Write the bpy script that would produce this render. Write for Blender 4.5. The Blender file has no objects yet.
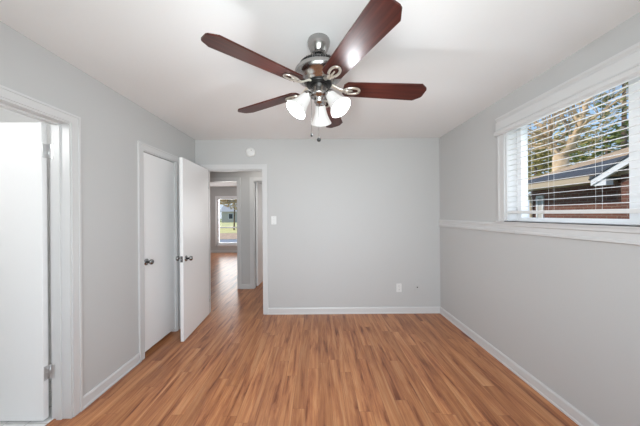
import bpy, math, random
from mathutils import Vector, Matrix
random.seed(7)
S = bpy.context.scene
COL = S.collection
PI = math.pi

# ------------------------------------------------------------------ camera
F, CX, CY, ROLL = 247.0, 317.5, 214.5, 0.0075
EYE = 1.385
cd = bpy.data.cameras.new('camera')
cam = bpy.data.objects.new('camera', cd)
COL.objects.link(cam)
cd.sensor_fit = 'HORIZONTAL'
cd.sensor_width = 36
cd.lens = F / 640 * 36
cd.shift_x = (320 - CX) / 640
cd.shift_y = (CY - 213) / 640
cd.clip_start = 0.02
cd.clip_end = 300
r_ = Vector((math.cos(ROLL), 0, -math.sin(ROLL)))
u_ = Vector((math.sin(ROLL), 0, math.cos(ROLL)))
b_ = r_.cross(u_)
cam.matrix_world = Matrix(((r_.x, u_.x, b_.x, 0), (r_.y, u_.y, b_.y, 0), (r_.z, u_.z, b_.z, EYE), (0, 0, 0, 1)))
S.camera = cam

# ------------------------------------------------------------------ world, sun, daylight, fill lights, exposure
w = bpy.data.worlds.new('sky')
S.world = w
w.use_nodes = True
nt = w.node_tree
bg = nt.nodes['Background']
tc = nt.nodes.new('ShaderNodeTexCoord')
sp = nt.nodes.new('ShaderNodeSeparateXYZ')
rp = nt.nodes.new('ShaderNodeValToRGB')
nt.links.new(tc.outputs['Generated'], sp.inputs[0])
nt.links.new(sp.outputs['Z'], rp.inputs[0])
rp.color_ramp.elements[0].position = 0.0
rp.color_ramp.elements[0].color = (.74, .83, .92, 1)
rp.color_ramp.elements[1].position = .55
rp.color_ramp.elements[1].color = (.20, .44, .86, 1)
e = rp.color_ramp.elements.new(.22)
e.color = (.44, .67, .95, 1)
nt.links.new(rp.outputs[0], bg.inputs[0])
bg.inputs[1].default_value = 1.0

sd = bpy.data.lights.new('sun', 'SUN')
sd.energy = 3.8
sd.angle = math.radians(1)
sd.color = (1, .90, .74)
so = bpy.data.objects.new('sun', sd)
COL.objects.link(so)
so.rotation_euler = Vector((-.80, .02, .60)).to_track_quat('Z', 'Y').to_euler()


def area(name, loc, direction, sx, sy, power, color=(1, 1, 1)):
    d = bpy.data.lights.new(name, 'AREA')
    d.shape = 'RECTANGLE'
    d.size, d.size_y = sx, sy
    d.energy = power
    d.color = color
    o = bpy.data.objects.new(name, d)
    COL.objects.link(o)
    o.location = loc
    o.rotation_euler = Vector(direction).to_track_quat('-Z', 'Y').to_euler()
    return o


area('upward_fill_rear', (0, -.56, 1.35), (0, 1, 0.5), 2.3, 1.5, 21, (.88, .955, 1))  # unseen fill behind the camera, tilted up to brighten the ceiling
area('frontal_fill_rear', (0, -.54, 1.35), (0, 1, 0), .9, .9, 33, (.90, .965, 1)).data.spread = math.radians(120)  # unseen frontal fill added behind the camera, narrowed to spare the side walls
area('daylight_side_window', (1.875, 1.5, 1.72), (-1, 0, 0), 1.3, .7, 5, (.93, .97, 1))
area('daylight_far_window', (-3.28, 9.30, 1.2), (0, -1, 0), .9, 1.75, 24, (1, .98, .95))
area('fill_far_room', (-4.66, 7.2, 1.4), (1, .1, 0), 1.2, 1.2, 19)  # added area light on a solid wall, lifts the far wall
area('fill_side_room', (.6, 7.40, 1.4), (-.5, -1, 0), 1.2, 1.2, 40)  # unseen area light added to brighten the hall door; no window here
bd_ = bpy.data.lights.new('bathroom_light', 'POINT')
bd_.energy = 24
bd_.shadow_soft_size = .12
bo_ = bpy.data.objects.new('bathroom_light', bd_)
COL.objects.link(bo_)
bo_.location = (-2.6, .75, 2.15)
area('hall_ceiling_light', (-.9, 4.1, 2.42), (0, 0, -1),   .35, .35, 6, (1, .96, .9))

S.view_settings.view_transform = 'Standard'
S.view_settings.look = 'None'
S.view_settings.exposure = 0.0
S.view_settings.gamma = 1
S.view_settings.use_curve_mapping = False
S.cycles.use_denoising = True
S.cycles.max_bounces = 10
S.cycles.diffuse_bounces = 6
S.cycles.transparent_max_bounces = 16
S.cycles.sample_clamp_indirect = 4


# ------------------------------------------------------------------ materials
def mat(name, col, rough=.5, metal=0, spec=.5, coat=0, bump=0, bscale=60, var=0, vscale=4, emit=None, estr=0):
    m = bpy.data.materials.new(name)
    m.use_nodes = True
    n = m.node_tree
    p = n.nodes['Principled BSDF']
    p.inputs['Base Color'].default_value = (*col, 1)
    p.inputs['Roughness'].default_value = rough
    p.inputs['Metallic'].default_value = metal
    p.inputs['Specular IOR Level'].default_value = spec
    p.inputs['Coat Weight'].default_value = coat
    p.inputs['Coat Roughness'].default_value = .15
    if emit:
        p.inputs['Emission Color'].default_value = (*emit, 1)
        p.inputs['Emission Strength'].default_value = estr
    if bump or var:
        t = n.nodes.new('ShaderNodeTexCoord')
        if var:
            z = n.nodes.new('ShaderNodeTexNoise')
            z.inputs['Scale'].default_value = vscale
            z.inputs['Detail'].default_value = 5
            n.links.new(t.outputs['Object'], z.inputs['Vector'])
            rr = n.nodes.new('ShaderNodeValToRGB')
            rr.color_ramp.elements[0].position = .3
            rr.color_ramp.elements[1].position = .7
            rr.color_ramp.elements[0].color = (*[c * (1 - var) for c in col], 1)
            rr.color_ramp.elements[1].color = (*[min(1, c * (1 + var)) for c in col], 1)
            n.links.new(z.outputs['Fac'], rr.inputs[0])
            n.links.new(rr.outputs[0], p.inputs['Base Color'])
        if bump:
            z = n.nodes.new('ShaderNodeTexNoise')
            z.inputs['Scale'].default_value = bscale
            z.inputs['Detail'].default_value = 3
            n.links.new(t.outputs['Object'], z.inputs['Vector'])
            b = n.nodes.new('ShaderNodeBump')
            b.inputs['Strength'].default_value = bump
            b.inputs['Distance'].default_value = .003
            n.links.new(z.outputs['Fac'], b.inputs['Height'])
            n.links.new(b.outputs[0], p.inputs['Normal'])
    return m


def ramp(n, stops):
    r = n.nodes.new('ShaderNodeValToRGB')
    el = r.color_ramp.elements
    el[0].position, el[0].color = stops[0][0], (*stops[0][1], 1)
    el[1].position, el[1].color = stops[-1][0], (*stops[-1][1], 1)
    for pos, c in stops[1:-1]:
        x = el.new(pos)
        x.color = (*c, 1)
    return r


def mapping(n, scale, rot=(0, 0, 0), coord='Object'):
    t = n.nodes.new('ShaderNodeTexCoord')
    mp = n.nodes.new('ShaderNodeMapping')
    mp.inputs['Scale'].default_value = scale
    mp.inputs['Rotation'].default_value = rot
    n.links.new(t.outputs[coord], mp.inputs['Vector'])
    return mp


def mix(n, mode, fac, a, b):
    x = n.nodes.new('ShaderNodeMix')
    x.data_type = 'RGBA'
    x.blend_type = mode
    for sock, v in ((x.inputs[0], fac), (x.inputs[6], a), (x.inputs[7], b)):
        if hasattr(v, 'is_output'):
            n.links.new(v, sock)
        elif isinstance(v, tuple):
            sock.default_value = (*v, 1)
        else:
            sock.default_value = v
    return x.outputs[2]


def laminate():
    m = bpy.data.materials.new('laminate_planks')
    m.use_nodes = True
    n = m.node_tree
    p = n.nodes['Principled BSDF']
    # planks run along Y
    t = n.nodes.new('ShaderNodeTexCoord')
    sx = n.nodes.new('ShaderNodeSeparateXYZ')
    n.links.new(t.outputs['Object'], sx.inputs[0])

    def mth(op, a, b=None, c=None):
        q = n.nodes.new('ShaderNodeMath')
        q.operation = op
        for i, v in enumerate((a, b, c)):
            if v is None:
                continue
            if hasattr(v, 'is_output'):
                n.links.new(v, q.inputs[i])
            else:
                q.inputs[i].default_value = v
        return q.outputs[0]
    PW, PL = .094, 1.20
    xw = mth('DIVIDE', sx.outputs['X'], PW)
    row = mth('FLOOR', xw)
    w1_ = n.nodes.new('ShaderNodeTexWhiteNoise')
    w1_.noise_dimensions = '1D'
    n.links.new(row, w1_.inputs['W'])
    yl = mth('ADD', mth('DIVIDE', sx.outputs['Y'], PL), mth('MULTIPLY', w1_.outputs['Value'], 7.0))
    idx = mth('FLOOR', yl)
    cb = n.nodes.new('ShaderNodeCombineXYZ')
    n.links.new(row, cb.inputs[0])
    n.links.new(idx, cb.inputs[1])
    br = n.nodes.new('ShaderNodeTexWhiteNoise')
    br.noise_dimensions = '2D'
    n.links.new(cb.outputs[0], br.inputs['Vector'])
    ex = mth('MULTIPLY', mth('PINGPONG', xw, .5), PW)
    ey = mth('MULTIPLY', mth('PINGPONG', yl, .5), PL)
    seamf = mth('MULTIPLY', mth('LESS_THAN', mth('MINIMUM', ex, ey), .0009), .75)
    # every plank shifts the grain pattern
    sh = n.nodes.new('ShaderNodeVectorMath')
    sh.operation = 'MULTIPLY_ADD'
    n.links.new(br.outputs['Color'], sh.inputs[0])
    sh.inputs[1].default_value = (3.7, 9.1, 5.3)
    n.links.new(t.outputs['Object'], sh.inputs[2])
    g = n.nodes.new('ShaderNodeMapping')
    g.inputs['Scale'].default_value = (12, 1.0, 1)
    n.links.new(sh.outputs[0], g.inputs['Vector'])
    n1 = n.nodes.new('ShaderNodeTexNoise')
    n1.inputs['Scale'].default_value = 1.6
    n1.inputs['Detail'].default_value = 6
    n1.inputs['Roughness'].default_value = .62
    n1.inputs['Distortion'].default_value = .5
    n.links.new(g.outputs[0], n1.inputs['Vector'])
    g2 = n.nodes.new('ShaderNodeMapping')
    g2.inputs['Scale'].default_value = (90, 2.2, 1)
    n.links.new(sh.outputs[0], g2.inputs['Vector'])
    n2 = n.nodes.new('ShaderNodeTexNoise')
    n2.inputs['Scale'].default_value = 1.5
    n2.inputs['Detail'].default_value = 4
    n.links.new(g2.outputs[0], n2.inputs['Vector'])
    c1 = ramp(n, [(.33, (.20, .064, .027)), (.43, (.38, .148, .064)), (.54, (.50, .218, .092)), (.70, (.585, .300, .145))])
    n.links.new(n1.outputs['Fac'], c1.inputs[0])
    c2 = ramp(n, [(.30, (.72, .68, .66)), (.62, (1.04, 1.04, 1.04))])
    n.links.new(n2.outputs['Fac'], c2.inputs[0])
    a = mix(n, 'MULTIPLY', .75, c1.outputs[0], c2.outputs[0])
    c3 = ramp(n, [(0, (.84, .80, .78)), (1, (1.08, 1.07, 1.06))])
    n.links.new(br.outputs['Value'], c3.inputs[0])
    a = mix(n, 'MULTIPLY', 1.0, a, c3.outputs[0])
    a = mix(n, 'MIX', seamf, a, (.17, .075, .04))
    n.links.new(a, p.inputs['Base Color'])
    p.inputs['Roughness'].default_value = .30
    p.inputs['Specular IOR Level'].default_value = .42
    return m


def tile():
    m = bpy.data.materials.new('bathroom_tile')
    m.use_nodes = True
    n = m.node_tree
    p = n.nodes['Principled BSDF']
    mp = mapping(n, (1, 1, 1))
    b = n.nodes.new('ShaderNodeTexBrick')
    b.offset = 0
    b.inputs['Color1'].default_value = (.78, .78, .77, 1)
    b.inputs['Color2'].default_value = (.74, .74, .73, 1)
    b.inputs['Mortar'].default_value = (.52, .52, .51, 1)
    b.inputs['Scale'].default_value = 1
    b.inputs['Mortar Size'].default_value = .004
    b.inputs['Brick Width'].default_value = .15
    b.inputs['Row Height'].default_value = .15
    n.links.new(mp.outputs[0], b.inputs['Vector'])
    n.links.new(b.outputs['Color'], p.inputs['Base Color'])
    p.inputs['Roughness'].default_value = .3
    return m


def brick():
    m = bpy.data.materials.new('brown_brick')
    m.use_nodes = True
    n = m.node_tree
    p = n.nodes['Principled BSDF']
    mp = mapping(n, (1, 1, 1), (0, 0, 0))
    # wall lies in the YZ plane: feed (y, z)
    sx = n.nodes.new('ShaderNodeSeparateXYZ')
    cx = n.nodes.new('ShaderNodeCombineXYZ')
    n.links.new(mp.outputs[0], sx.inputs[0])
    n.links.new(sx.outputs['Y'], cx.inputs['X'])
    n.links.new(sx.outputs['Z'], cx.inputs['Y'])
    b = n.nodes.new('ShaderNodeTexBrick')
    b.inputs['Color1'].default_value = (.17, .068, .048, 1)
    b.inputs['Color2'].default_value = (.115, .050, .038, 1)
    b.inputs['Mortar'].default_value = (.19, .13, .11, 1)
    b.inputs['Scale'].default_value = 1
    b.inputs['Mortar Size'].default_value = .009
    b.inputs['Brick Width'].default_value = .21
    b.inputs['Row Height'].default_value = .075
    n.links.new(cx.outputs[0], b.inputs['Vector'])
    n.links.new(b.outputs['Color'], p.inputs['Base Color'])
    p.inputs['Roughness'].default_value = .9
    return m


def shingles():
    m = bpy.data.materials.new('brown_shingles')
    m.use_nodes = True
    n = m.node_tree
    p = n.nodes['Principled BSDF']
    mp = mapping(n, (1, 1, 1), (0, 0, PI / 2))
    b = n.nodes.new('ShaderNodeTexBrick')
    b.inputs['Color1'].default_value = (.50, .36, .235, 1)
    b.inputs['Color2'].default_value = (.42, .30, .195, 1)
    b.inputs['Mortar'].default_value = (.20, .14, .10, 1)
    b.inputs['Scale'].default_value = 1
    b.inputs['Mortar Size'].default_value = .008
    b.inputs['Brick Width'].default_value = .3
    b.inputs['Row Height'].default_value = .13
    n.links.new(mp.outputs[0], b.inputs['Vector'])
    n.links.new(b.outputs['Color'], p.inputs['Base Color'])
    p.inputs['Roughness'].default_value = .95
    return m


def blade_wood():
    m = bpy.data.materials.new('mahogany_blade')
    m.use_nodes = True
    n = m.node_tree
    p = n.nodes['Principled BSDF']
    mp = mapping(n, (2.5, 60, 60))
    z = n.nodes.new('ShaderNodeTexNoise')
    z.inputs['Scale'].default_value = 1.4
    z.inputs['Detail'].default_value = 4
    n.links.new(mp.outputs[0], z.inputs['Vector'])
    c = ramp(n, [(.3, (.034, .0065, .0045)), (.7, (.080, .016, .010))])
    n.links.new(z.outputs['Fac'], c.inputs[0])
    n.links.new(c.outputs[0], p.inputs['Base Color'])
    p.inputs['Roughness'].default_value = .40
    p.inputs['Specular IOR Level'].default_value = .32
    return m


def glass_thin():
    m = bpy.data.materials.new('window_glass')
    m.use_nodes = True
    n = m.node_tree
    n.nodes.remove(n.nodes['Principled BSDF'])
    o = n.nodes['Material Output']
    tr = n.nodes.new('ShaderNodeBsdfTransparent')
    gl = n.nodes.new('ShaderNodeBsdfGlossy')
    gl.inputs['Roughness'].default_value = .02
    fr = n.nodes.new('ShaderNodeFresnel')
    fr.inputs['IOR'].default_value = 1.25
    mx = n.nodes.new('ShaderNodeMixShader')
    geo = n.nodes.new('ShaderNodeNewGeometry')
    inv = n.nodes.new('ShaderNodeMath')
    inv.operation = 'SUBTRACT'
    inv.inputs[0].default_value = 1
    n.links.new(geo.outputs['Backfacing'], inv.inputs[1])
    mu = n.nodes.new('ShaderNodeMath')
    mu.operation = 'MULTIPLY'
    n.links.new(fr.outputs[0], mu.inputs[0])
    n.links.new(inv.outputs[0], mu.inputs[1])
    n.links.new(mu.outputs[0], mx.inputs[0])
    n.links.new(tr.outputs[0], mx.inputs[1])
    n.links.new(gl.outputs[0], mx.inputs[2])
    n.links.new(mx.outputs[0], o.inputs[0])
    return m


def frosted():
    m = bpy.data.materials.new('frosted_lamp_glass')
    m.use_nodes = True
    n = m.node_tree
    p = n.nodes['Principled BSDF']
    o = n.nodes['Material Output']
    p.inputs['Base Color'].default_value = (.46, .46, .455, 1)
    p.inputs['Roughness'].default_value = .35
    p.inputs['Emission Color'].default_value = (1, .985, .95, 1)
    p.inputs['Emission Strength'].default_value = .34
    tl = n.nodes.new('ShaderNodeBsdfTranslucent')
    tl.inputs['Color'].default_value = (.95, .94, .92, 1)
    mx = n.nodes.new('ShaderNodeMixShader')
    mx.inputs[0].default_value = .04
    n.links.new(p.outputs[0], mx.inputs[1])
    n.links.new(tl.outputs[0], mx.inputs[2])
    n.links.new(mx.outputs[0], o.inputs[0])
    return m


def leafmat(name, c1, c2):
    m = bpy.data.materials.new(name)
    m.use_nodes = True
    n = m.node_tree
    p = n.nodes['Principled BSDF']
    mp = mapping(n, (1, 1, 1))
    z = n.nodes.new('ShaderNodeTexNoise')
    z.inputs['Scale'].default_value = 2.2
    z.inputs['Detail'].default_value = 6
    n.links.new(mp.outputs[0], z.inputs['Vector'])
    c = ramp(n, [(.35, c1), (.65, c2)])
    n.links.new(z.outputs['Fac'], c.inputs[0])
    n.links.new(c.outputs[0], p.inputs['Base Color'])
    p.inputs['Roughness'].default_value = .8
    return m


M = dict(
    wall=mat('grey_wall_paint', (.54, .541, .538), .75, spec=.25, bump=.08, bscale=120),
    ceil=mat('white_ceiling_paint', (.84, .84, .84), .9, spec=.15, bump=.25, bscale=45),
    bath=mat('white_bathroom_paint', (.78, .78, .77), .6),
    trim=mat('white_trim_paint', (.635, .635, .635), .35),
    door=mat('white_door_paint', (.86, .86, .86), .30, spec=.45),
    blind=mat('white_blind', (.78, .78, .78), .4),
    vinyl=mat('white_vinyl', (.85, .86, .87), .35),
    plate=mat('white_plastic', (.76, .76, .75), .35),
    dark=mat('dark_plastic', (.02, .02, .02), .5),
    gray=mat('grey_plastic', (.35, .35, .34), .5),
    nickel=mat('brushed_nickel', (.42, .41, .40), .21, 1),
    chrome=mat('satin_nickel', (.30, .30, .30), .2, 1),
    hinge=mat('satin_hinge', (.62, .62, .62), .32, .8),
    black=mat('black_metal', (.02, .02, .02), .35, .5),
    bracket=mat('champagne_nickel', (.80, .76, .68), .30, .85),
    floor=laminate(), tile=tile(), brick=brick(), shingle=shingles(), blade=blade_wood(),
    glass=glass_thin(), lamp=frosted(),
    bulb=mat('bulb_glow', (1, 1, 1), .5, emit=(1, .97, .90), estr=1.3),
    gutter=mat('beige_gutter', (.52, .43, .32), .5),
    whitetrim=mat('white_exterior_trim', (.70, .73, .78), .5),
    darkroof=mat('dark_slate_grey', (.060, .066, .080), .9, var=.25, vscale=9),
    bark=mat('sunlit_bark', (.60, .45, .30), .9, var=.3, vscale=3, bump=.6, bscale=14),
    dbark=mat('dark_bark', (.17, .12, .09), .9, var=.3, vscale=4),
    lawn=mat('dry_lawn', (.34, .36, .15), .95, var=.25, vscale=1.2),
    straw=mat('straw_lawn', (.72, .66, .30), .95, var=.15, vscale=1.5),
    leaves=mat('fallen_leaf_cover', (.62, .42, .28), .95, var=.25, vscale=3),
    asphalt=mat('grey_driveway', (.34, .35, .38), .9, var=.15, vscale=2),
    siding=mat('grey_siding', (.46, .45, .44), .8),
    pine=leafmat('evergreen_leaves', (.06, .10, .03), (.27, .30, .10)),
    olive=leafmat('olive_leaves', (.22, .21, .06), (.55, .45, .19)),
    autumn=leafmat('autumn_leaves', (.50, .38, .26), (.75, .64, .44)),
)


# ------------------------------------------------------------------ mesh builder
class MB:
    def __init__(s):
        s.v, s.f, s.sm = [], [], []

    def _add(s, vs, fs, smooth=False, m=None):
        b = len(s.v)
        for p in vs:
            p = Vector(p)
            s.v.append(tuple(m @ p) if m else tuple(p))
        for f in fs:
            s.f.append([b + i for i in f])
            s.sm.append(smooth)
        return s

    def box(s, x0, x1, y0, y1, z0, z1, m=None):
        vs = [(x0, y0, z0), (x1, y0, z0), (x1, y1, z0), (x0, y1, z0), (x0, y0, z1), (x1, y0, z1), (x1, y1, z1), (x0, y1, z1)]
        return s._add(vs, [(3, 2, 1, 0), (4, 5, 6, 7), (0, 1, 5, 4), (1, 2, 6, 5), (2, 3, 7, 6), (3, 0, 4, 7)], False, m)

    def prism(s, pts, a, b, axis='Z', m=None, smooth=False):
        """polygon pts extruded from a to b along the axis; pts are the two other coordinates"""
        def P(p, t):
            return {'Z': (p[0], p[1], t), 'Y': (p[0], t, p[1]), 'X': (t, p[0], p[1])}[axis]
        k = len(pts)
        vs = [P(p, a) for p in pts] + [P(p, b) for p in pts]
        fs = [tuple(range(k))[::-1], tuple(range(k, 2 * k))]
        s._add(vs, fs, False, m)
        return s._add(vs, [(i, (i + 1) % k, k + (i + 1) % k, k + i) for i in range(k)], smooth, m)

    def lathe(s, prof, m=None, seg=32, smooth=True, closed=False):
        vs, fs = [], []
        k = len(prof)
        for i in range(seg):
            a = 2 * PI * i / seg
            for r, z in prof:
                vs.append((r * math.cos(a), r * math.sin(a), z))
        for i in range(seg):
            j = (i + 1) % seg
            for q in range(k - 1 if not closed else k):
                q2 = (q + 1) % k
                fs.append((i * k + q, j * k + q, j * k + q2, i * k + q2))
        return s._add(vs, fs, smooth, m)

    def tube(s, path, rad, seg=8, m=None, closed=False, flat=1.0):
        """rad: number or a list; flat squashes the section along its second axis"""
        n = len(path)
        path = [Vector(p) for p in path]
        rad = rad if isinstance(rad, (list, tuple)) else [rad] * n
        vs, fs = [], []
        prev = None
        for i, p in enumerate(path):
            if closed:
                d = path[(i + 1) % n] - path[i - 1]
            else:
                d = path[min(i + 1, n - 1)] - path[max(i - 1, 0)]
            d.normalize()
            if prev is None:
                ref = Vector((0, 0, 1)) if abs(d.z) < .9 else Vector((1, 0, 0))
                a = d.cross(ref).normalized()
            else:
                a = (prev - d * prev.dot(d)).normalized()
            prev = a
            b = d.cross(a)
            for k in range(seg):
                t = 2 * PI * k / seg
                vs.append(p + (a * math.cos(t) + b * math.sin(t) * flat) * rad[i])
        for i in range(n if closed else n - 1):
            j = (i + 1) % n
            for k in range(seg):
                l = (k + 1) % seg
                fs.append((i * seg + k, i * seg + l, j * seg + l, j * seg + k))
        if not closed:
            fs.append(tuple(range(seg))[::-1])
            fs.append(tuple((n - 1) * seg + k for k in range(seg)))
        return s._add(vs, fs, True, m)

    def build(s, name, material, parent=None, bevel=0, loc=None):
        me = bpy.data.meshes.new(name)
        me.from_pydata(s.v, [], s.f)
        me.polygons.foreach_set('use_smooth', s.sm)
        me.materials.append(material)
        me.validate()
        me.update()
        o = bpy.data.objects.new(name, me)
        COL.objects.link(o)
        if parent:
            o.parent = parent
        if loc:
            o.location = loc
        if bevel:
            b = o.modifiers.new('bevel', 'BEVEL')
            b.width = bevel
            b.segments = 2
            b.limit_method = 'ANGLE'
            b.angle_limit = math.radians(40)
        return o


def tag(o, label=None, cat=None, group=None, kind=None):
    if label:
        o['label'] = label
    if cat:
        o['category'] = cat
    if group:
        o['group'] = group
    if kind:
        o['kind'] = kind
    return o


def empty(name, loc, label, cat, group=None, kind=None, rz=0):
    o = bpy.data.objects.new(name, None)
    COL.objects.link(o)
    o.location = loc
    o.rotation_euler = (0, 0, rz)
    o.empty_display_size = .1
    return tag(o, label, cat, group, kind)


def copy_tree(o, parent=None):
    c = o.copy()
    COL.objects.link(c)
    if parent:
        c.parent = parent
    for ch in [q for q in bpy.data.objects if q.parent == o]:
        copy_tree(ch, c)
    return c


def wall(name, axis, a0, a1, t0, t1, holes, material, label, z1=2.44):
    """wall running along axis 'X' or 'Y' from a0 to a1, t0..t1 thick, holes (h0, h1, zlow, zhigh)"""
    b = MB()

    def bx(p, q, za, zb):
        if q - p > 1e-4 and zb - za > 1e-4:
            if axis == 'X':
                b.box(p, q, t0, t1, za, zb)
            else:
                b.box(t0, t1, p, q, za, zb)
    cur = a0
    for h0, h1, za, zb in sorted(holes):
        bx(cur, h0, 0, z1)
        bx(h0, h1, 0, za)
        bx(h0, h1, zb, z1)
        cur = h1
    bx(cur, a1, 0, z1)
    return tag(b.build(name, material), label, 'wall', kind='structure')


# ------------------------------------------------------------------ room shell
XL, XR, YB, ZC, YR = -1.70, 1.706, 3.445, 2.44, -.50
XLO = -1.825
DOORH = 2.03
BY0, BY1 = .98, 1.703          # bathroom doorway
KY0, KY1 = 2.402, 2.963        # closet doorway
EX0, EX1 = -1.560, -.7545      # entry doorway
WY0, WY1, WZ0, WZ1 = .75, 2.235, 1.31, 2.215    # side window
HY0, HY1 = 4.64, 4.755         # far hall wall

fl = MB()
fl.box(XLO + .01, XR + .1, YR - .1, 3.5, -.1, 0)
fl.box(-4.7, XR + .1, 3.5, 9.2, -.1, 0)
tag(fl.build('floor', M['floor']), 'warm brown wood laminate plank floor running through the room and hall', 'floor', kind='structure')
tag(MB().box(-3.6, XLO + .01, YR, 2.25, -.1, .002).build('floor_bathroom', M['tile']), 'white square tile floor inside the bathroom doorway', 'floor', kind='structure')
tag(MB().box(-2.45, XLO + .01, 2.30, 3.5, -.1, 0).build('floor_closet', M['floor']), 'wood laminate floor inside the closet', 'floor', kind='structure')
tag(MB().box(-4.7, 1.86, -.62, 9.27, ZC, ZC + .1).build('ceiling', M['ceil']), 'flat white textured ceiling above the fan', 'ceiling', kind='structure')
wall('wall_left', 'Y', -.62, YB, XLO, XL, [(BY0, BY1, 0, DOORH), (KY0, KY1, 0, DOORH)], M['wall'], 'light grey wall with the bathroom doorway and closet door')
wall('wall_back', 'X', -3.6, XR, YB, YB + .115, [(EX0, EX1, 0, DOORH)], M['wall'], 'light grey wall with the doorway to the hall')
wall('wall_right', 'Y', -.62, 7.6, XR, 1.86, [(WY0, WY1, WZ0, WZ1)], M['wall'], 'light grey wall with the blind covered window')
wall('wall_rear', 'X', -3.7, XR, -.62, YR, [(-1.2, 1.2, .6, 2.1)], M['wall'], 'light grey wall behind the camera with a wide opening added for the fill lights')
wall('wall_bathroom', 'X', -3.6, XLO, 2.25, 2.30, [], M['bath'], 'white wall at the back of the bathroom')
wall('wall_outer', 'Y', -.62, YB + 1.2, -3.7, -3.6, [], M['bath'], 'white outer wall at the far side of the bathroom')
wall('wall_closet', 'Y', 2.30, YB, -2.5, -2.45, [], M['wall'], 'grey wall at the back of the closet')
wall('wall_hall', 'X', -4.7, XR, HY0, HY1, [(-2.262, -1.50, 0, DOORH), (-1.21, -.45, 0, DOORH)], M['wall'], 'grey hall wall with two doorways seen through the open door')
wall('wall_partition', 'Y', HY1, 9.15, -1.36, -1.26, [], M['wall'], 'grey partition wall between the far room and the side room')
wall('wall_far', 'X', -4.7, -1.26, 9.15, 9.27, [(-3.72, -2.82, .30, 2.03)], M['wall'], 'grey far wall with a tall white window')
wall('wall_far_left', 'Y', HY1, 9.27, -4.8, -4.7, [], M['wall'], 'grey side wall of the far room')
wall('wall_side_room', 'X', -1.26, XR, 7.5, 7.6, [], M['wall'], 'grey end wall of the side room')


# ---- baseboards
def baseboard(name, axis, a0, a1, face, sgn, label, h=.088):
    """profile: a board with a small shoe; face = wall plane, sgn = direction into the room"""
    prof = [(0, 0), (.017, 0), (.017, .012), (.012, .018), (.012, h - .014), (.006, h), (0, h)]
    pts = [(face + sgn * p, z) for p, z in prof]
    b = MB()
    b.prism(pts, a0, a1, 'Y' if axis == 'Y' else 'X')
    return tag(b.build(name, M['trim']), label, 'baseboard', kind='structure')


baseboard('baseboard_back', 'X', -.6965, XR, YB, -1, 'white baseboard below the outlet on the end wall')
baseboard('baseboard_right', 'Y', YR, YB - .012, XR, -1, 'long white baseboard running under the window wall')
baseboard('baseboard_left', 'Y', 1.764, 2.335, XL, 1, 'short white baseboard between the bathroom doorway and closet door')
baseboard('baseboard_corner', 'Y', 3.03, YB, XL, 1, 'short white baseboard behind the open door')
baseboard('baseboard_hall', 'X', -1.443, -1.267, HY0, -1, 'short white baseboard on the narrow hall wall between doorways')
baseboard('baseboard_far', 'X', -4.7, -1.36, 9.15, -1, 'white baseboard beneath the far window')


# ---- door casings and jambs
def casing_profile_bars(b, axis, face, sgn, a0, a1, top, w=.058, t=.017):
    """flat casing with a raised outer bead round an opening, mitred look from boxes"""
    def bx(p, q, za, zb, th):
        lo, hi = sorted((face, face + sgn * th))
        if axis == 'Y':
            b.box(lo, hi, p, q, za, zb)
        else:
            b.box(p, q, lo, hi, za, zb)
    for p, q, o in ((a0 - w, a0, a0 - w - .001), (a1, a1 + w, a1 + w - .013)):
        bx(p, q, .0005, top + w, t * .72)
        bx(o, o + .014, 0, top + w + .0005, t)
    bx(a0, a1, top, top + w, t * .72)
    bx(a0 - w - .0015, a1 + w + .0015, top + w - .013, top + w + .001, t + .0006)


def door_frame(name, axis, a0, a1, faces, top, label, stop=None, w=.058):
    b = MB()
    lo, hi = faces
    casing_profile_bars(b, axis, lo, -1, a0, a1, top, w)
    casing_profile_bars(b, axis, hi, 1, a0, a1, top, w)
    e = .004

    def bx(p, q, za, zb, t0=lo - e, t1=hi + e):
        if axis == 'Y':
            b.box(t0, t1, p, q, za, zb)
        else:
            b.box(p, q, t0, t1, za, zb)
    bx(a0 - .001, a0 + .012, 0, top)
    bx(a1 - .012, a1 + .001, 0, top)
    bx(a0 + .012, a1 - .012, top - .012, top + .001)
    if stop:
        s0, s1 = stop
        bx(a0 + .012, a0 + .023, 0, top - .012, s0, s1)
        bx(a1 - .023, a1 - .012, 0, top - .012, s0, s1)
        bx(a0 + .023, a1 - .023, top - .023, top - .012, s0, s1)
    return tag(b.build(name, M['trim']), label, 'door frame', kind='structure')


door_frame('trim_1', 'Y', BY0, BY1, (XLO, XL), DOORH, 'white wooden frame around the bathroom doorway', (-1.788, -1.755))
door_frame('trim_2', 'Y', KY0, KY1, (XLO, XL), DOORH, 'white wooden frame around the closed closet door', (-1.79, -1.757), .064)
door_frame('trim_3', 'X', EX0, EX1, (YB, YB + .115), DOORH, 'white wooden frame around the open doorway to the hall', (3.487, 3.520))
door_frame('trim_4', 'X', -2.262, -1.50, (HY0, HY1), DOORH, 'white wooden frame around the doorless opening to the far room')
door_frame('trim_5', 'X', -1.21, -.45, (HY0, HY1), DOORH, 'white wooden frame around the hall door that stands ajar', (4.68, 4.71))


# ---- doors
def knob(parent, name, loc, direction, material=None):
    """knob with rosette along direction"""
    q = Vector(direction).to_track_quat('Z', 'Y').to_matrix().to_4x4()
    mm = Matrix.Translation(loc) @ q
    b = MB()
    b.lathe([(0, .012), (.010, .012), (.010, .034), (.018, .038), (.026, .048), (.027, .056), (.022, .066), (.010, .070), (0, .070)], mm, 24)
    k = b.build(name, M['chrome'], parent)
    r = MB()
    r.lathe([(0, 0), (.033, 0), (.033, .005), (.026, .011), (.012, .014), (0, .014)], mm, 24)
    r.build('rosette', M['chrome'], k)
    return k


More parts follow.
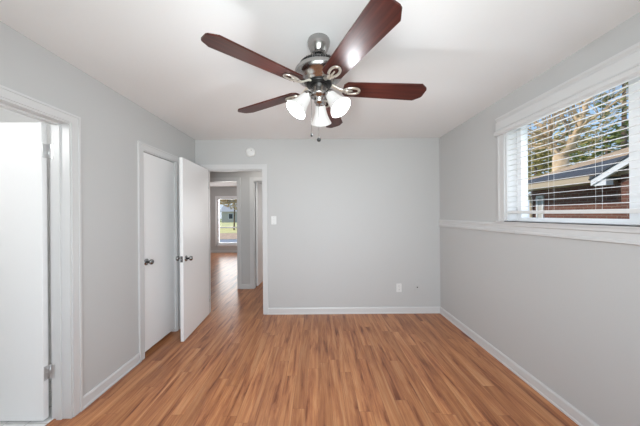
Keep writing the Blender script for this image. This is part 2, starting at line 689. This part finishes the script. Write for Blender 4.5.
# closet door: closed, its panel just behind the room face of the wall
d1 = tag(MB().box(-1.750, -1.712, KY0 + .014, KY1 - .014, .038, DOORH - .016).build('door_1', M['door'], bevel=.003),
         'closed white flat closet door with chrome knob', 'door', kind='structure')
knob(d1, 'doorknob', (-1.712, 2.462, .925), (1, 0, 0))
# bathroom door: swung back into the bathroom
d2 = tag(MB().box(-2.555, -1.848, 1.656, 1.691, .014, 2.018).build('door_2', M['door'], bevel=.003),
         'white flat bathroom door standing open inside its doorway', 'door', kind='structure')
for z in (.325, 1.83):
    h = MB()
    h.box(-1.8485, -1.8445, 1.660, 1.691, z - .047, z + .047)
    h.box(-1.846, -1.805, 1.6895, 1.6915, z - .047, z + .047)
    h.lathe([(0, -.05), (.006, -.05), (.006, .05), (0, .05)], Matrix.Translation((-1.838, 1.6935, z)), 12)
    for dz in (-.03, 0, .03):
        h.lathe([(0, 0), (.004, 0), (.003, .0015), (0, .0015)], Matrix.Translation((-1.8445, 1.675, z + dz)) @ Matrix.Rotation(PI / 2, 4, 'Y'), 8)
    h.build('hinge', M['hinge'], d2)['label'] = 'silver butt hinge'
# entry door: swung into the room, hinged at the left jamb
hx, hy = -1.517, 3.440
ang = math.atan2(2.690 - hy, -1.466 - hx)
d3 = MB().box(0, .750, -.035, 0, .010, 2.020).build('door_3', M['door'], bevel=.003)
d3.location = (hx, hy, 0)
d3.rotation_euler = (0, 0, ang)
tag(d3, 'white flat entry door standing open into the room', 'door', kind='structure')
knob(d3, 'doorknob', (.688, 0, .907), (0, 1, 0))
knob(d3, 'doorknob', (.688, -.035, .907), (0, -1, 0))
MB().box(.7495, .7515, -.030, -.005, .875, .94).lathe([(0, 0), (.008, 0), (.006, .011), (0, .011)], Matrix.Translation((.7505, -.0175, .907)) @ Matrix.Rotation(PI / 2, 4, 'Y'), 10).build('latch', M['chrome'], d3)
for z in (.22, 1.80):
    MB().lathe([(0, -.045), (.006, -.045), (.006, .045), (0, .045)], Matrix.Translation((-.004, .004, z)), 10).build('hinge', M['hinge'], d3)
# hall door beyond
d4 = tag(MB().box(0, .035, 0, .735, .014, 2.012).build('door_4', M['door'], bevel=.003),
         'narrow view of a white hall door opened into the side room', 'door', kind='structure')
d4.location = (-1.19, 4.765, 0)
d4.rotation_euler = (0, 0, -.03)
for z in (.25, 1.78):
    MB().box(-.004, .004, -.006, .002, z - .045, z + .045).build('hinge', M['hinge'], d4)
knob(d4, 'doorknob', (.035, .675, .91), (1, 0, 0))

# ---- side window
w1 = empty('window_1', (XR, 1.4925, WZ0), 'white framed side window looking out at the brick house', 'window', kind='structure')
W = Vector((XR, 1.4925, WZ0))


def wpart(b, name, m, parent=w1, bevel=0):
    for i, p in enumerate(b.v):
        b.v[i] = tuple(Vector(p) - W)
    return b.build(name, m, parent, bevel)


b = MB()
f0, f1 = 1.80, 1.86
b.box(f0, f1, WY0, WY0 + .05, WZ0, WZ1).box(f0, f1, WY1 - .055, WY1, WZ0, WZ1)
b.box(f0, f1, WY0 + .05, WY1 - .055, WZ0, WZ0 + .034).box(f0, f1, WY0 + .05, WY1 - .055, WZ1 - .045, WZ1)
b.box(f0 - .008, f1, 1.345, 1.419, WZ0 + .034, WZ1 - .045)
wpart(b, 'window_frame', M['vinyl'])
b = MB().box(1.836, 1.840, WY0 + .05, 1.345, WZ0 + .034, WZ1 - .045)
wpart(b, 'glass_pane', M['glass'])
b = MB().box(1.836, 1.840, 1.419, WY1 - .055, WZ0 + .034, WZ1 - .045)
wpart(b, 'glass_pane', M['glass'])
# reveal lining
b = MB()
b.box(XR - .001, f0, WY1 - .012, WY1 + .001, WZ0, WZ1).box(XR - .001, f0, WY0 - .001, WY0 + .012, WZ0, WZ1).box(XR - .001, f0, WY0, WY1, WZ1 - .01, WZ1 + .001)
wpart(b, 'reveal_lining', M['trim'])
# side casings and head moulding
b = MB()
for y0, y1 in ((WY1, WY1 + .072), (WY0 - .072, WY0)):
    b.box(XR - .016, XR, y0, y1, WZ0, 2.235)
b.box(XR - .022, XR, WY1 + .058, WY1 + .0735, WZ0 + .001, 2.234)
b.box(XR - .016, XR, WY0, WY1, WZ1, 2.235)
b.prism([(XR, 2.232), (XR - .018, 2.232), (XR - .022, 2.240), (XR - .034, 2.252), (XR - .034, 2.266), (XR, 2.266)], WY0 - .08, WY1 + .08, 'Y')
wpart(b, 'window_casing', M['trim'])
# stool
b = MB().box(XR - .034, f0, WY0 + .013, WY1 - .013, WZ0 - .004, WZ0 + .006)
b.box(XR - .034, XR, WY0 - .085, WY1 + .085, WZ0 - .012, WZ0 + .006)
wpart(b, 'window_sill', M['trim'], bevel=.002)
# apron, set into the chair rail line
b = MB()
b.prism([(XR, 1.298), (XR - .022, 1.298), (XR - .022, 1.275), (XR - .014, 1.268), (XR - .014, 1.235), (XR - .020, 1.228), (XR - .020, 1.213), (XR, 1.208)], .70, 2.118, 'Y')
wpart(b, 'apron', M['trim'])

# chair rail
cr = [(XR, 1.302), (XR - .012, 1.302), (XR - .016, 1.294), (XR - .016, 1.272), (XR - .011, 1.268), (XR - .011, 1.238), (XR - .020, 1.230), (XR - .020, 1.214), (XR - .012, 1.206), (XR, 1.206)]
tag(MB().prism(cr, 2.122, YB, 'Y').build('trim_6', M['trim']), 'white chair rail between the window and the room corner', 'chair rail', kind='structure')
tag(MB().prism(cr, YR, .66, 'Y').build('trim_7', M['trim']), 'white chair rail continuing past the near end of the window', 'chair rail', kind='structure')

# ---- far window
w2 = empty('window_2', (-3.27, 9.15, .30), 'tall white framed window in the far room seen through the doorways', 'window', kind='structure')
W = Vector((-3.27, 9.15, .30))
b = MB()
for x0, x1, z0, z1 in ((-3.78, -3.72, .24, 2.09), (-2.82, -2.76, .24, 2.09), (-3.72, -2.82, 2.03, 2.09), (-3.80, -2.74, .24, .30)):
    b.box(x0, x1, 9.13, 9.15, z0, z1)
wpart(b, 'window_casing', M['vinyl'], w2)
b = MB()
for x0, x1, z0, z1 in ((-3.72, -3.67, .30, 2.03), (-2.87, -2.82, .30, 2.03), (-3.67, -2.87, 1.98, 2.03), (-3.67, -2.87, .30, .36), (-3.67, -2.87, .905, .945)):
    b.box(x0, x1, 9.18, 9.25, z0, z1)
wpart(b, 'window_frame', M['vinyl'], w2)
wpart(MB().box(-3.67, -2.87, 9.215, 9.219, .36, .905), 'glass_pane', M['glass'], w2)
wpart(MB().box(-3.67, -2.87, 9.215, 9.219, .945, 1.98), 'glass_pane', M['glass'], w2)
# ---- window frame added behind the camera, around the frontal fill lights
w3 = empty('added_rear_window', (0, -.56, .6), 'wide white window frame added behind the camera for the fill lights', 'window', kind='structure')
W = Vector((0, -.56, .6))
b = MB()
for x0, x1, z0, z1 in ((-1.2, -1.15, .6, 2.1), (1.15, 1.2, .6, 2.1), (-1.15, 1.15, 2.05, 2.1), (-1.15, 1.15, .6, .65), (-.025, .025, .65, 2.05)):
    b.box(x0, x1, -.55, -.50, z0, z1)
wpart(b, 'window_frame', M['vinyl'], w3)

# ------------------------------------------------------------------ blind
bl = empty('window_blind', (1.733, 1.4925, 1.377), 'lowered white horizontal slat blind hanging in the side window', 'blind')
W = Vector((1.733, 1.4925, 1.377))
b = MB()
b.prism([(XR - .018, 2.226), (XR - .028, 2.226), (XR - .030, 2.160), (XR - .034, 2.150), (XR - .048, 2.138), (XR - .048, 2.112), (XR - .038, 2.100), (XR - .018, 2.100)], WY0 - .08, WY1 + .083, 'Y')
wpart(b, 'valance', M['trim'], bl)
b = MB().box(1.712, 1.760, WY0 + .02, WY1 - .02, 2.122, 2.155)
wpart(b, 'headrail', M['blind'], bl)
b = MB()
pitch = .0463
for k in range(15):
    z = 1.437 + k * pitch
    t = .0012
    xs = [1.720 + .022 * i / 4 for i in range(5)]
    cv = [.0015 * (1 - ((i - 2) / 2) ** 2) + .0010 * (i - 2) / 2 for i in range(5)]
    pts = [(x, z + c) for x, c in zip(xs, cv)] + [(x, z + c + 2 * t) for x, c in list(zip(xs, cv))[::-1]]
    b.prism(pts, WY0 + .016, WY1 - .016, 'Y')
tag(wpart(b, 'slats', M['blind'], bl))
b = MB().box(1.711, 1.757, WY0 + .016, WY1 - .016, 1.378, 1.404)
wpart(b, 'bottom_rail', M['blind'], bl, .004)
for y in (2.02, 1.83, 1.52, 1.20, .92):
    b = MB()
    for x in (1.7125, 1.7535):
        b.tube([(x, y, 1.404), (x, y, 2.123)], .0007, 5)
    wpart(b, 'ladder_cord', M['blind'], bl)

# ------------------------------------------------------------------ wall plates and smoke alarm
def rounded(w_, h_, r=.006):
    pts = []
    for cx, cy, a in ((w_ / 2 - r, h_ / 2 - r, 0), (-w_ / 2 + r, h_ / 2 - r, PI / 2), (-w_ / 2 + r, -h_ / 2 + r, PI), (w_ / 2 - r, -h_ / 2 + r, 1.5 * PI)):
        for k in range(4):
            t = a + k * PI / 6
            pts.append((cx + r * math.cos(t), cy + r * math.sin(t)))
    return pts


t = empty('light_switch', (-.609, YB, 1.309), 'white toggle light switch plate beside the hall doorway', 'light switch')
MB().prism(rounded(.071, .116), -.006, 0, 'Y').build('plate', M['plate'], t, .0015)
MB().box(-.006, .006, -.016, -.005, .001, .013, Matrix.Rotation(.25, 4, 'X')).build('toggle', M['plate'], t)
for z in (.042, -.042):
    MB().lathe([(0, 0), (.0035, 0), (.003, .0015), (0, .0015)], Matrix.Translation((0, -.006, z)) @ Matrix.Rotation(PI / 2, 4, 'X'), 10).build('screw', M['gray'], t)
t = empty('power_outlet', (1.128, YB, .355), 'white duplex power outlet low on the end wall', 'power outlet')
MB().prism(rounded(.073, .118), -.006, 0, 'Y').build('plate', M['plate'], t, .0015)
for z in (.024, -.024):
    s_ = MB().prism([(p[0], p[1] + z) for p in rounded(.034, .033, .010)], -.0075, -.005, 'Y').build('socket', M['plate'], t)
    b = MB().box(-.0085, -.0065, -.008, -.007, z - .002, z + .009).box(.0065, .0085, -.008, -.007, z - .002, z + .009).box(-.002, .002, -.008, -.007, z - .012, z - .008)
    b.build('slots', M['dark'], s_)
MB().lathe([(0, 0), (.003, 0), (.0025, .001), (0, .001)], Matrix.Translation((0, -.006, 0)) @ Matrix.Rotation(PI / 2, 4, 'X'), 10).build('screw', M['gray'], t)
t = empty('coax_plate', (1.382, YB, .360), 'wall coloured cable plate with dark round connector near the corner', 'cable plate')
MB().prism(rounded(.073, .118), -.005, 0, 'Y').build('plate', M['wall'], t, .0015)
MB().lathe([(0, 0), (.009, 0), (.009, .003), (.0055, .003), (.0055, .011), (0, .011)], Matrix.Translation((0, -.005, .002)) @ Matrix.Rotation(PI / 2, 4, 'X'), 12).build('connector', M['dark'], t)
t = empty('smoke_alarm', (-.926, YB, 2.258), 'round white smoke alarm mounted above the hall doorway', 'smoke alarm')
R90 = Matrix.Rotation(PI / 2, 4, 'X')
MB().lathe([(0, 0), (.066, 0), (.066, .012), (.062, .016), (.060, .026), (.050, .034), (0, .036)], R90, 40).build('body', M['plate'], t)
MB().lathe([(.034, 0), (.044, 0), (.044, .0015), (.034, .0015)], Matrix.Translation((0, -.0345, 0)) @ R90, 32, closed=True).build('vent_ring', M['plate'], t)
MB().lathe([(0, 0), (.007, 0), (.006, .002), (0, .002)], Matrix.Translation((.017, -.0345, .020)) @ R90, 12).build('test_button', M['gray'], t)

# ------------------------------------------------------------------ ceiling fan
FX, FY = .0154, 1.500
fan = empty('ceiling_fan', (FX, FY, ZC), 'brushed nickel ceiling fan with five dark mahogany blades and lit glass shades', 'ceiling fan')
Z = lambda z: z - ZC
MB().lathe([(0, 0), (.066, 0), (.069, -.010), (.066, -.030), (.056, -.056), (.048, -.072), (.038, -.086), (.030, -.088), (.026, -.080), (0, -.080)], None, 48).build('canopy', M['nickel'], fan)
MB().lathe([(0, Z(2.366)), (.020, Z(2.362)), (.026, Z(2.350)), (.022, Z(2.338)), (.012, Z(2.332)), (0, Z(2.332))], None, 24).build('hanger_ball', M['black'], fan)
MB().lathe([(0, Z(2.332)), (.012, Z(2.332)), (.012, Z(2.300)), (.026, Z(2.297)), (.026, Z(2.285)), (0, Z(2.285))], None, 24).build('downrod', M['nickel'], fan)
mot = MB().lathe([(0, Z(2.304)), (.060, Z(2.303)), (.096, Z(2.299)), (.108, Z(2.292)), (.112, Z(2.290)), (.124, Z(2.264)), (.134, Z(2.262)), (.146, Z(2.250)), (.149, Z(2.238)),
                  (.146, Z(2.226)), (.132, Z(2.210)), (.108, Z(2.196)), (.094, Z(2.190)), (.090, Z(2.182)), (0, Z(2.182))], None, 64).build('motor_housing', M['nickel'], fan)
b = MB()
for k in range(48):
    a = 2 * PI * k / 48
    b.tube([(.1125 * math.cos(a), .1125 * math.sin(a), Z(2.2895)), (.1245 * math.cos(a), .1245 * math.sin(a), Z(2.2645))], .0042, 6)
b.build('vent_slots', M['black'], mot)
MB().lathe([(0, Z(2.183)), (.074, Z(2.183)), (.078, Z(2.178)), (.078, Z(2.168)), (.072, Z(2.164)), (0, Z(2.164))], None, 40).build('flywheel', M['black'], fan)
MB().lathe([(0, Z(2.165)), (.052, Z(2.165)), (.054, Z(2.158)), (.054, Z(2.118)), (.058, Z(2.112)), (.058, Z(2.104)), (.048, Z(2.096)), (.036, Z(2.090)), (.030, Z(2.078)),
            (.030, Z(2.066)), (.020, Z(2.058)), (.010, Z(2.054)), (.008, Z(2.044)), (0, Z(2.040))], None, 40).build('switch_housing', M['nickel'], fan)
# blades with their brackets
ZB = Z(2.151)
blade_objs = []


def blade_outline():
    pts = []
    r0, r1, w0, w1 = .148, .668, .058, .072
    for r, h in ((r0 + .022, -w0), (r1 - .045, -w1), (r1 - .006, -w1 + .030), (r1, -.028), (r1, .028), (r1 - .006, w1 - .030), (r1 - .045, w1), (r0 + .022, w0), (r0, .036), (r0, -.036)):
        pts.append((r, h))
    return pts


bp = None
for k in range(5):
    a = .0967 - k * 2 * PI / 5
    if bp is None:
        bd = MB().prism(blade_outline(), -.004, .004, 'Z').build('blade', M['blade'], fan, .0015)
        # bracket: arm from the flywheel, then a long open loop under the blade root
        br = MB()
        br.tube([(.055, 0, .022), (.085, 0, .020), (.112, .0, .004), (.135, 0, -.008), (.158, 0, -.011)], [.014, .014, .012, .013, .015], 10, flat=.5)
        loop = []
        for q in range(28):
            th = 2 * PI * q / 28
            loop.append((.200 + .048 * math.cos(th), .025 * math.sin(th) * (1 + .15 * math.cos(th)), -.0095))
        br.tube(loop, .0078, 8, closed=True, flat=.75)
        br.tube([(.155, 0, -.0105), (.180, .0, -.0085), (.205, 0, -.0085)], [.007, .006, .004], 8)
        bo = br.build('blade_bracket', M['bracket'], fan)
        bo['label'] = 'champagne nickel blade bracket'
        scs = []
        for x, y in ((.172, .021), (.172, -.021), (.247, 0)):
            sc = MB().lathe([(0, -.0175), (.004, -.0165), (.005, -.014), (.005, -.0085), (0, -.0085)], Matrix.Translation((x, y, 0)), 10)
            scs.append(sc.build('screw', M['nickel'], bo))
        bp = (bd, bo, scs)
    else:
        bd = bp[0].copy()
        bo = bp[1].copy()
        COL.objects.link(bd)
        COL.objects.link(bo)
        for q in bp[2]:
            q = q.copy()
            COL.objects.link(q)
            q.parent = bo
    R = Matrix.Translation((0, 0, ZB)) @ Matrix.Rotation(a, 4, 'Z') @ Matrix.Rotation(math.radians(-12), 4, 'X')
    bd.matrix_local = R
    bo.matrix_local = R
# light kit: three tilted bell shades
for phi in (204, 324, 84):
    p = math.radians(phi)
    th = math.radians(37)
    axis = Vector((math.cos(p) * math.sin(th), math.sin(p) * math.sin(th), -math.cos(th)))
    neck = Vector((math.cos(p) * .074, math.sin(p) * .074, Z(2.095)))
    q = axis.to_track_quat('Z', 'Y').to_matrix().to_4x4()
    mm = Matrix.Translation(neck) @ q
    c = Vector((math.cos(p), math.sin(p), 0))
    arm = MB().tube([c * .030 + Vector((0, 0, Z(2.100))), c * .050 + Vector((0, 0, Z(2.112))), c * .064 + Vector((0, 0, Z(2.110))), neck], [.009, .009, .009, .010], 10)
    ao = arm.build('lamp_arm', M['nickel'], fan)
    MB().lathe([(0, -.018), (.018, -.018), (.026, -.008), (.030, .000), (.030, .012), (.026, .014), (0, .014)], mm, 24).build('socket_cup', M['nickel'], ao)
    prof = [(.026, .004), (.029, .014), (.033, .034), (.038, .058), (.045, .082), (.054, .104), (.0645, .124), (.066, .128)]
    inner = [(r - .0025, z) for r, z in prof[::-1]]
    sh = MB().lathe(prof + inner, mm, 36, closed=True).build('lamp_shade', M['lamp'], fan)
    sh['label'] = 'lit frosted white bell glass shade'
    bu = MB().lathe([(0, .014), (.012, .016), (.013, .030), (.024, .055), (.028, .074), (.022, .092), (.010, .100), (0, .101)], mm, 20).build('bulb', M['bulb'], fan)
    ld = bpy.data.lights.new('bulb_light', 'POINT')
    ld.energy = 8.5
    ld.color = (.90, .96, 1)
    ld.shadow_soft_size = .02
    lo = bpy.data.objects.new('bulb_light', ld)
    COL.objects.link(lo)
    lo.parent = fan
    lo.location = mm @ Vector((0, 0, .150))
# pull chains
for x, y, z0, z1, fr in ((-.047, -.030, 2.108, 1.868, 0), (-.004, -.052, 2.108, 1.835, 1)):
    ch = MB().tube([(x, y, Z(z0)), (x, y, Z(z1))], .0011, 6).build('pull_chain', M['nickel'], fan)
    f = MB()
    if fr:
        f.lathe([(0, .016), (.006, .014), (.0115, .006), (.012, -.002), (.009, -.009), (0, -.013)], Matrix.Translation((x, y, Z(z1 - .012))), 16)
    else:
        f.lathe([(0, .012), (.004, .011), (.0065, .002), (.006, -.008), (0, -.011)], Matrix.Translation((x, y, Z(z1 - .010))), 14)
    f.build('fob', M['black'], ch)

# ------------------------------------------------------------------ outdoors
GZ = -.35
b = MB().box(-60, 60, -40, 120, GZ - .3, GZ)
tag(b.build('ground', M['lawn']), 'dry yellow green lawn outside the windows', 'ground', kind='structure')
tag(MB().box(-14, 3, 9.5, 17.5, GZ, GZ + .02).build('driveway', M['asphalt']), 'grey paved driveway outside the far window', 'driveway', kind='structure')
tag(MB().box(-16, 3, 17.6, 23.5, GZ, GZ + .03).build('leaf_bed', M['leaves']), 'tan bed of fallen leaves beyond the driveway', 'leaf bed', kind='structure')

# neighbour's brick house
NX = 7.0
hs = empty('brick_house', (NX, 6.4, GZ), 'brown brick house with hipped shingle roof outside the side window', 'house')
W = Vector((NX, 6.4, GZ))
wpart(MB().box(NX, NX + 6, 2.2, 8.1, GZ, 2.20), 'brick_wall', M['brick'], hs)
# hipped main roof: eaves at z 2.22, overhanging half a metre
e0, e1, ya, yb = NX - .5, NX + 6.5, 1.7, 8.55
ez = 2.20
rz = ez + 1.62
b = MB()
vs = [(e0, ya, ez), (e1, ya, ez), (e1, yb, ez), (e0, yb, ez), (NX + 3, ya + 2.6, rz), (NX + 3, yb - 3.2, rz),
      (e0, ya, ez + .09), (e1, ya, ez + .09), (e1, yb, ez + .09), (e0, yb, ez + .09)]
b._add(vs, [(0, 1, 2, 3), (6, 7, 4), (7, 8, 5, 4), (8, 9, 5), (9, 6, 4, 5), (0, 3, 9, 6)[::-1], (0, 1, 7, 6), (1, 2, 8, 7), (2, 3, 9, 8)])
wpart(b, 'roof', M['shingle'], hs)
# dark triangular slab laid on the main roof, rising from the eave
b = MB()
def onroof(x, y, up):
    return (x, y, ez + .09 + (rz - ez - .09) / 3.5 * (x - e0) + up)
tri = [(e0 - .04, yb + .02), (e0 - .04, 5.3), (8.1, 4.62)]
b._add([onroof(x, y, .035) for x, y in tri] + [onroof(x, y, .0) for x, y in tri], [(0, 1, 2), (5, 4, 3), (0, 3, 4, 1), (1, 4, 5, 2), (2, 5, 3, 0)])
wpart(b, 'dark_roof_triangle', M['darkroof'], hs)
b = MB().prism([(e0 - .05, ez + .03), (e0 - .17, ez + .03), (e0 - .15, ez - .10), (e0 - .05, ez - .10)], 5.75, yb, 'Y')
wpart(b, 'gutter', M['gutter'], hs)
b = MB().box(e0 - .05, NX, 5.75, yb, ez - .10, ez - .06)
wpart(b, 'soffit', M['gutter'], hs)
# gable wing on the near side: white rake board under a dark roof edge
wg = NX - .62
b = MB()
b.prism([(5.72, 2.00), (5.72, 2.135), (3.3, 3.44), (3.3, 3.305)], wg - .05, wg + .02, 'X')
b.prism([(.88, 2.00), (.88, 2.135), (3.3, 3.44), (3.3, 3.305)], wg - .05, wg + .02, 'X')
wpart(b, 'rake_board', M['whitetrim'], hs)
b = MB()
b.prism([(5.74, 2.130), (5.74, 2.165), (3.3, 3.48), (.86, 2.165), (.86, 2.130), (3.3, 3.445)], wg - .08, NX + 2.4, 'X')
wpart(b, 'wing_roof', M['darkroof'], hs)
b = MB().prism([(5.35, GZ), (5.35, 2.22), (3.3, 3.32), (1.25, 2.22), (1.25, GZ)], NX - .42, NX + .1, 'X')
wpart(b, 'wing_wall', M['brick'], hs)
b = MB().box(wg - .02, NX - .48, 5.44, 5.68, 1.99, 2.13)
wpart(b, 'eave_box', M['whitetrim'], hs)
# narrow window at the far end of the wall
b = MB()
for y0, y1, z0, z1 in ((7.62, 7.67, 1.0, 1.92), (7.82, 7.87, 1.0, 1.92), (7.67, 7.82, 1.0, 1.06), (7.67, 7.82, 1.86, 1.92)):
    b.box(NX - .04, NX, y0, y1, z0, z1)
wf = wpart(b, 'window', M['whitetrim'], hs)
wpart(MB().box(NX - .015, NX - .005, 7.67, 7.82, 1.06, 1.86), 'pane', M['siding'], hs)
b = MB().tube([(NX - .5, 8.35, 2.1), (NX - .12, 8.02, 1.95), (NX - .08, 8.00, 1.8), (NX - .08, 8.00, GZ + .05)], .04, 8)
wpart(b, 'downspout', M['gutter'], hs)


# trees
def grow(b, p, d, length, rad, depth, rng, tips, spread=.55):
    n = 4
    pts, rs = [p.copy()], [rad]
    dd = d.copy()
    for i in range(n):
        dd = (dd + Vector((rng.uniform(-1, 1), rng.uniform(-1, 1), rng.uniform(-.5, .9))) * .13).normalized()
        pts.append(pts[-1] + dd * length / n)
        rs.append(rad * (1 - .35 * (i + 1) / n))
    b.tube(pts, rs, 8 if rad > .05 else 5)
    tips.append(pts[-1])
    if depth == 0:
        return
    for k in range(3 if depth > 1 else 4):
        j = rng.choice((2, 3, 4)) if k else 4
        ax = Vector((rng.uniform(-1, 1), rng.uniform(-1, 1), rng.uniform(-1, 1))).normalized()
        nd = (Matrix.Rotation(rng.uniform(.4, 1) * spread * (1 if k else .6), 4, ax) @ dd).normalized()
        nd.z = nd.z * .85 + .12
        nd.normalize()
        grow(b, pts[j], nd, length * rng.uniform(.6, .85), rs[j] * (.72 if k == 0 else .55), depth - 1, rng, tips, spread * 1.1)


def foliage(center, radii, count, size, rng, hollow=.35):
    b = MB()
    for _ in range(count):
        while True:
            v = Vector((rng.uniform(-1, 1), rng.uniform(-1, 1), rng.uniform(-1, 1)))
            if hollow < v.length < 1:
                break
        # clumps
        c = Vector(center) + Vector((v.x * radii[0], v.y * radii[1], v.z * radii[2]))
        s = size * rng.uniform(.5, 1.3)
        q = Matrix.Translation(c) @ Matrix.Rotation(rng.uniform(0, 6.3), 4, 'Z') @ Matrix.Rotation(rng.uniform(0, 3.1), 4, 'X')
        b._add([(-s, 0, 0), (0, -s * .45, .1 * s), (s, 0, 0), (0, s * .45, .1 * s)], [(0, 1, 2, 3)], False, q)
    return b


def px(x, X):
    return X * F / (x - CX)


rng = random.Random(11)
TX = 11.5
TY = px(562, TX)
tr = empty('bare_tree', (TX, TY, GZ), 'large bare tree with pale bark rising behind the brick house', 'tree')
b = MB()
tips = []


def at(x, y, X):
    Y = px(x, X)
    return Vector((X - TX, Y - TY, EYE - GZ + (CY - (x - CX) * ROLL - y) / F * Y))


def limb(pts, r0, r1, subs, depth=2):
    P = [at(*p) for p in pts]
    fine = []
    for i in range(len(P) - 1):
        for k in range(3):
            fine.append(P[i].lerp(P[i + 1], k / 3) + Vector((rng.gauss(0, .03), rng.gauss(0, .03), rng.gauss(0, .03))))
    fine.append(P[-1])
    n = len(fine)
    rr = [r0 + (r1 - r0) * i / (n - 1) for i in range(n)]
    b.tube(fine, rr, 10)
    for k in range(subs):
        i = rng.randrange(n // 4, n - 1)
        d = (fine[i + 1] - fine[i]).normalized()
        side = Vector((rng.uniform(-1, 1), rng.uniform(-1, 1), rng.uniform(-.3, .9))).normalized()
        grow(b, fine[i], (d * .5 + side).normalized(), rng.uniform(.9, 1.7), rr[i] * .42, depth, rng, tips)
    grow(b, fine[-1], (fine[-1] - fine[-2]).normalized(), 1.4, r1 * .9, depth, rng, tips)


b.tube([(0, 0, 0), (.0, .02, 1.5), at(561, 168, 11.5), at(561, 156, 11.5)], [.50, .36, .31, .29], 12)
limb([(561, 159, 11.5), (556, 150, 11.4), (549, 138, 11.2), (541, 126, 11.0), (532, 119, 10.8)], .17, .07, 11)
limb([(561, 158, 11.5), (569, 148, 11.5), (577, 132, 11.6), (583, 115, 11.8), (589, 98, 12.0), (594, 80, 12.2)], .19, .06, 13)
limb([(549, 138, 11.2), (553, 124, 11.3), (556, 108, 11.5), (561, 92, 11.7)], .09, .04, 9)
limb([(577, 132, 11.6), (590, 120, 11.2), (606, 110, 11.0)], .07, .03, 7)
limb([(564, 152, 11.5), (580, 149, 11.9), (595, 150, 12.3)], .09, .04, 4)
limb([(556, 150, 11.4), (545, 146, 11.2), (533, 146, 11.0)], .08, .04, 4)
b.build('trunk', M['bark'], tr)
# thin twigs carrying last leaves
lf = MB()
for p in tips:
    for _ in range(2):
        c = p + Vector((rng.gauss(0, .25), rng.gauss(0, .25), rng.gauss(0, .25)))
        s = rng.uniform(.05, .12)
        q = Matrix.Translation(c) @ Matrix.Rotation(rng.uniform(0, 6.3), 4, 'Z') @ Matrix.Rotation(rng.uniform(0, 3.1), 4, 'X')
        lf._add([(-s, 0, 0), (0, -s * .5, 0), (s, 0, 0), (0, s * .5, 0)], [(0, 1, 2, 3)], False, q)
lf.build('foliage', M['autumn'], tr)


def leafy_tree(name, x_pix, X, zc, radii, count, size, m, label, group=None, trunk_r=.16, seed=1):
    rg = random.Random(seed)
    Y = px(x_pix, X)
    o = empty(name, (X, Y, GZ), label, 'tree', group)
    fb = MB()
    for k in range(9):
        v = Vector((rg.gauss(0, .5), rg.gauss(0, .5), rg.gauss(0, .5)))
        c = (v.x * radii[0], v.y * radii[1], zc - GZ + v.z * radii[2])
        sub = foliage(c, [r * .5 for r in radii], count // 9, size, rg, .2)
        fb._add(sub.v, sub.f)
    fb.build('foliage', m, o)
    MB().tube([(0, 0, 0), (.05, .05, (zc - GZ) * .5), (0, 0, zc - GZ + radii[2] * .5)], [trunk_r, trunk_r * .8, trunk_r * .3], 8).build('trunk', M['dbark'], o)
    return o


leafy_tree('evergreen_tree', 607, 25, 7.4, (2.4, 2.4, 1.7), 800, .24, M['pine'], 'green evergreen tree beyond the roof by the near window edge', seed=3)
leafy_tree('leafy_tree', 582, 30, 7.2, (3.6, 3.6, 1.8), 600, .28, M['olive'], 'olive leaved tree far behind the bare trunk', seed=5)
leafy_tree('leafy_bush', 536, 15.5, 4.4, (2.6, 2.6, 2.6), 2300, .20, M['olive'], 'yellow green leafy bush left of the bare trunk', seed=8)
leafy_tree('tall_tree', 625, 16, 7.6, (.8, .8, 3.2), 450, .18, M['pine'], 'tall narrow dark tree at the near edge of the side window', seed=13)
# beyond the far window
leafy_tree('autumn_tree', 234, -9.6, 4.3, (3.4, 2.2, 1.7), 3600, .19, M['autumn'], 'pale orange autumn tree outside the far window', trunk_r=.09, seed=9)
tag(MB().box(-30, 3, 23.6, 60, GZ, GZ + .02).build('lawn_strip', M['straw']), 'pale straw yellow lawn beyond the fallen leaves', 'lawn', kind='structure')
dh = empty('grey_house', (-18.5, 58, GZ), 'small grey sided house across the lawn outside the far window', 'house')
MB().box(-4, 4, 0, 5, 0, 2.6).build('siding_wall', M['siding'], dh)
MB().prism([(-.4, 2.55), (5.4, 2.55), (2.5, 4.3)], -4.4, 4.4, 'X').build('roof', M['siding'], dh)
for x in (-2.4, .9):
    f = MB()
    for x0, x1, z0, z1 in ((x, x + .08, .8, 2.1), (x + 1.0, x + 1.08, .8, 2.1), (x, x + 1.08, .8, .88), (x, x + 1.08, 2.02, 2.1)):
        f.box(x0, x1, -.05, 0, z0, z1)
    fo = f.build('window', M['whitetrim'], dh)
    MB().box(x + .08, x + 1.0, -.02, -.01, .88, 2.02).build('pane', M['darkroof'], fo)
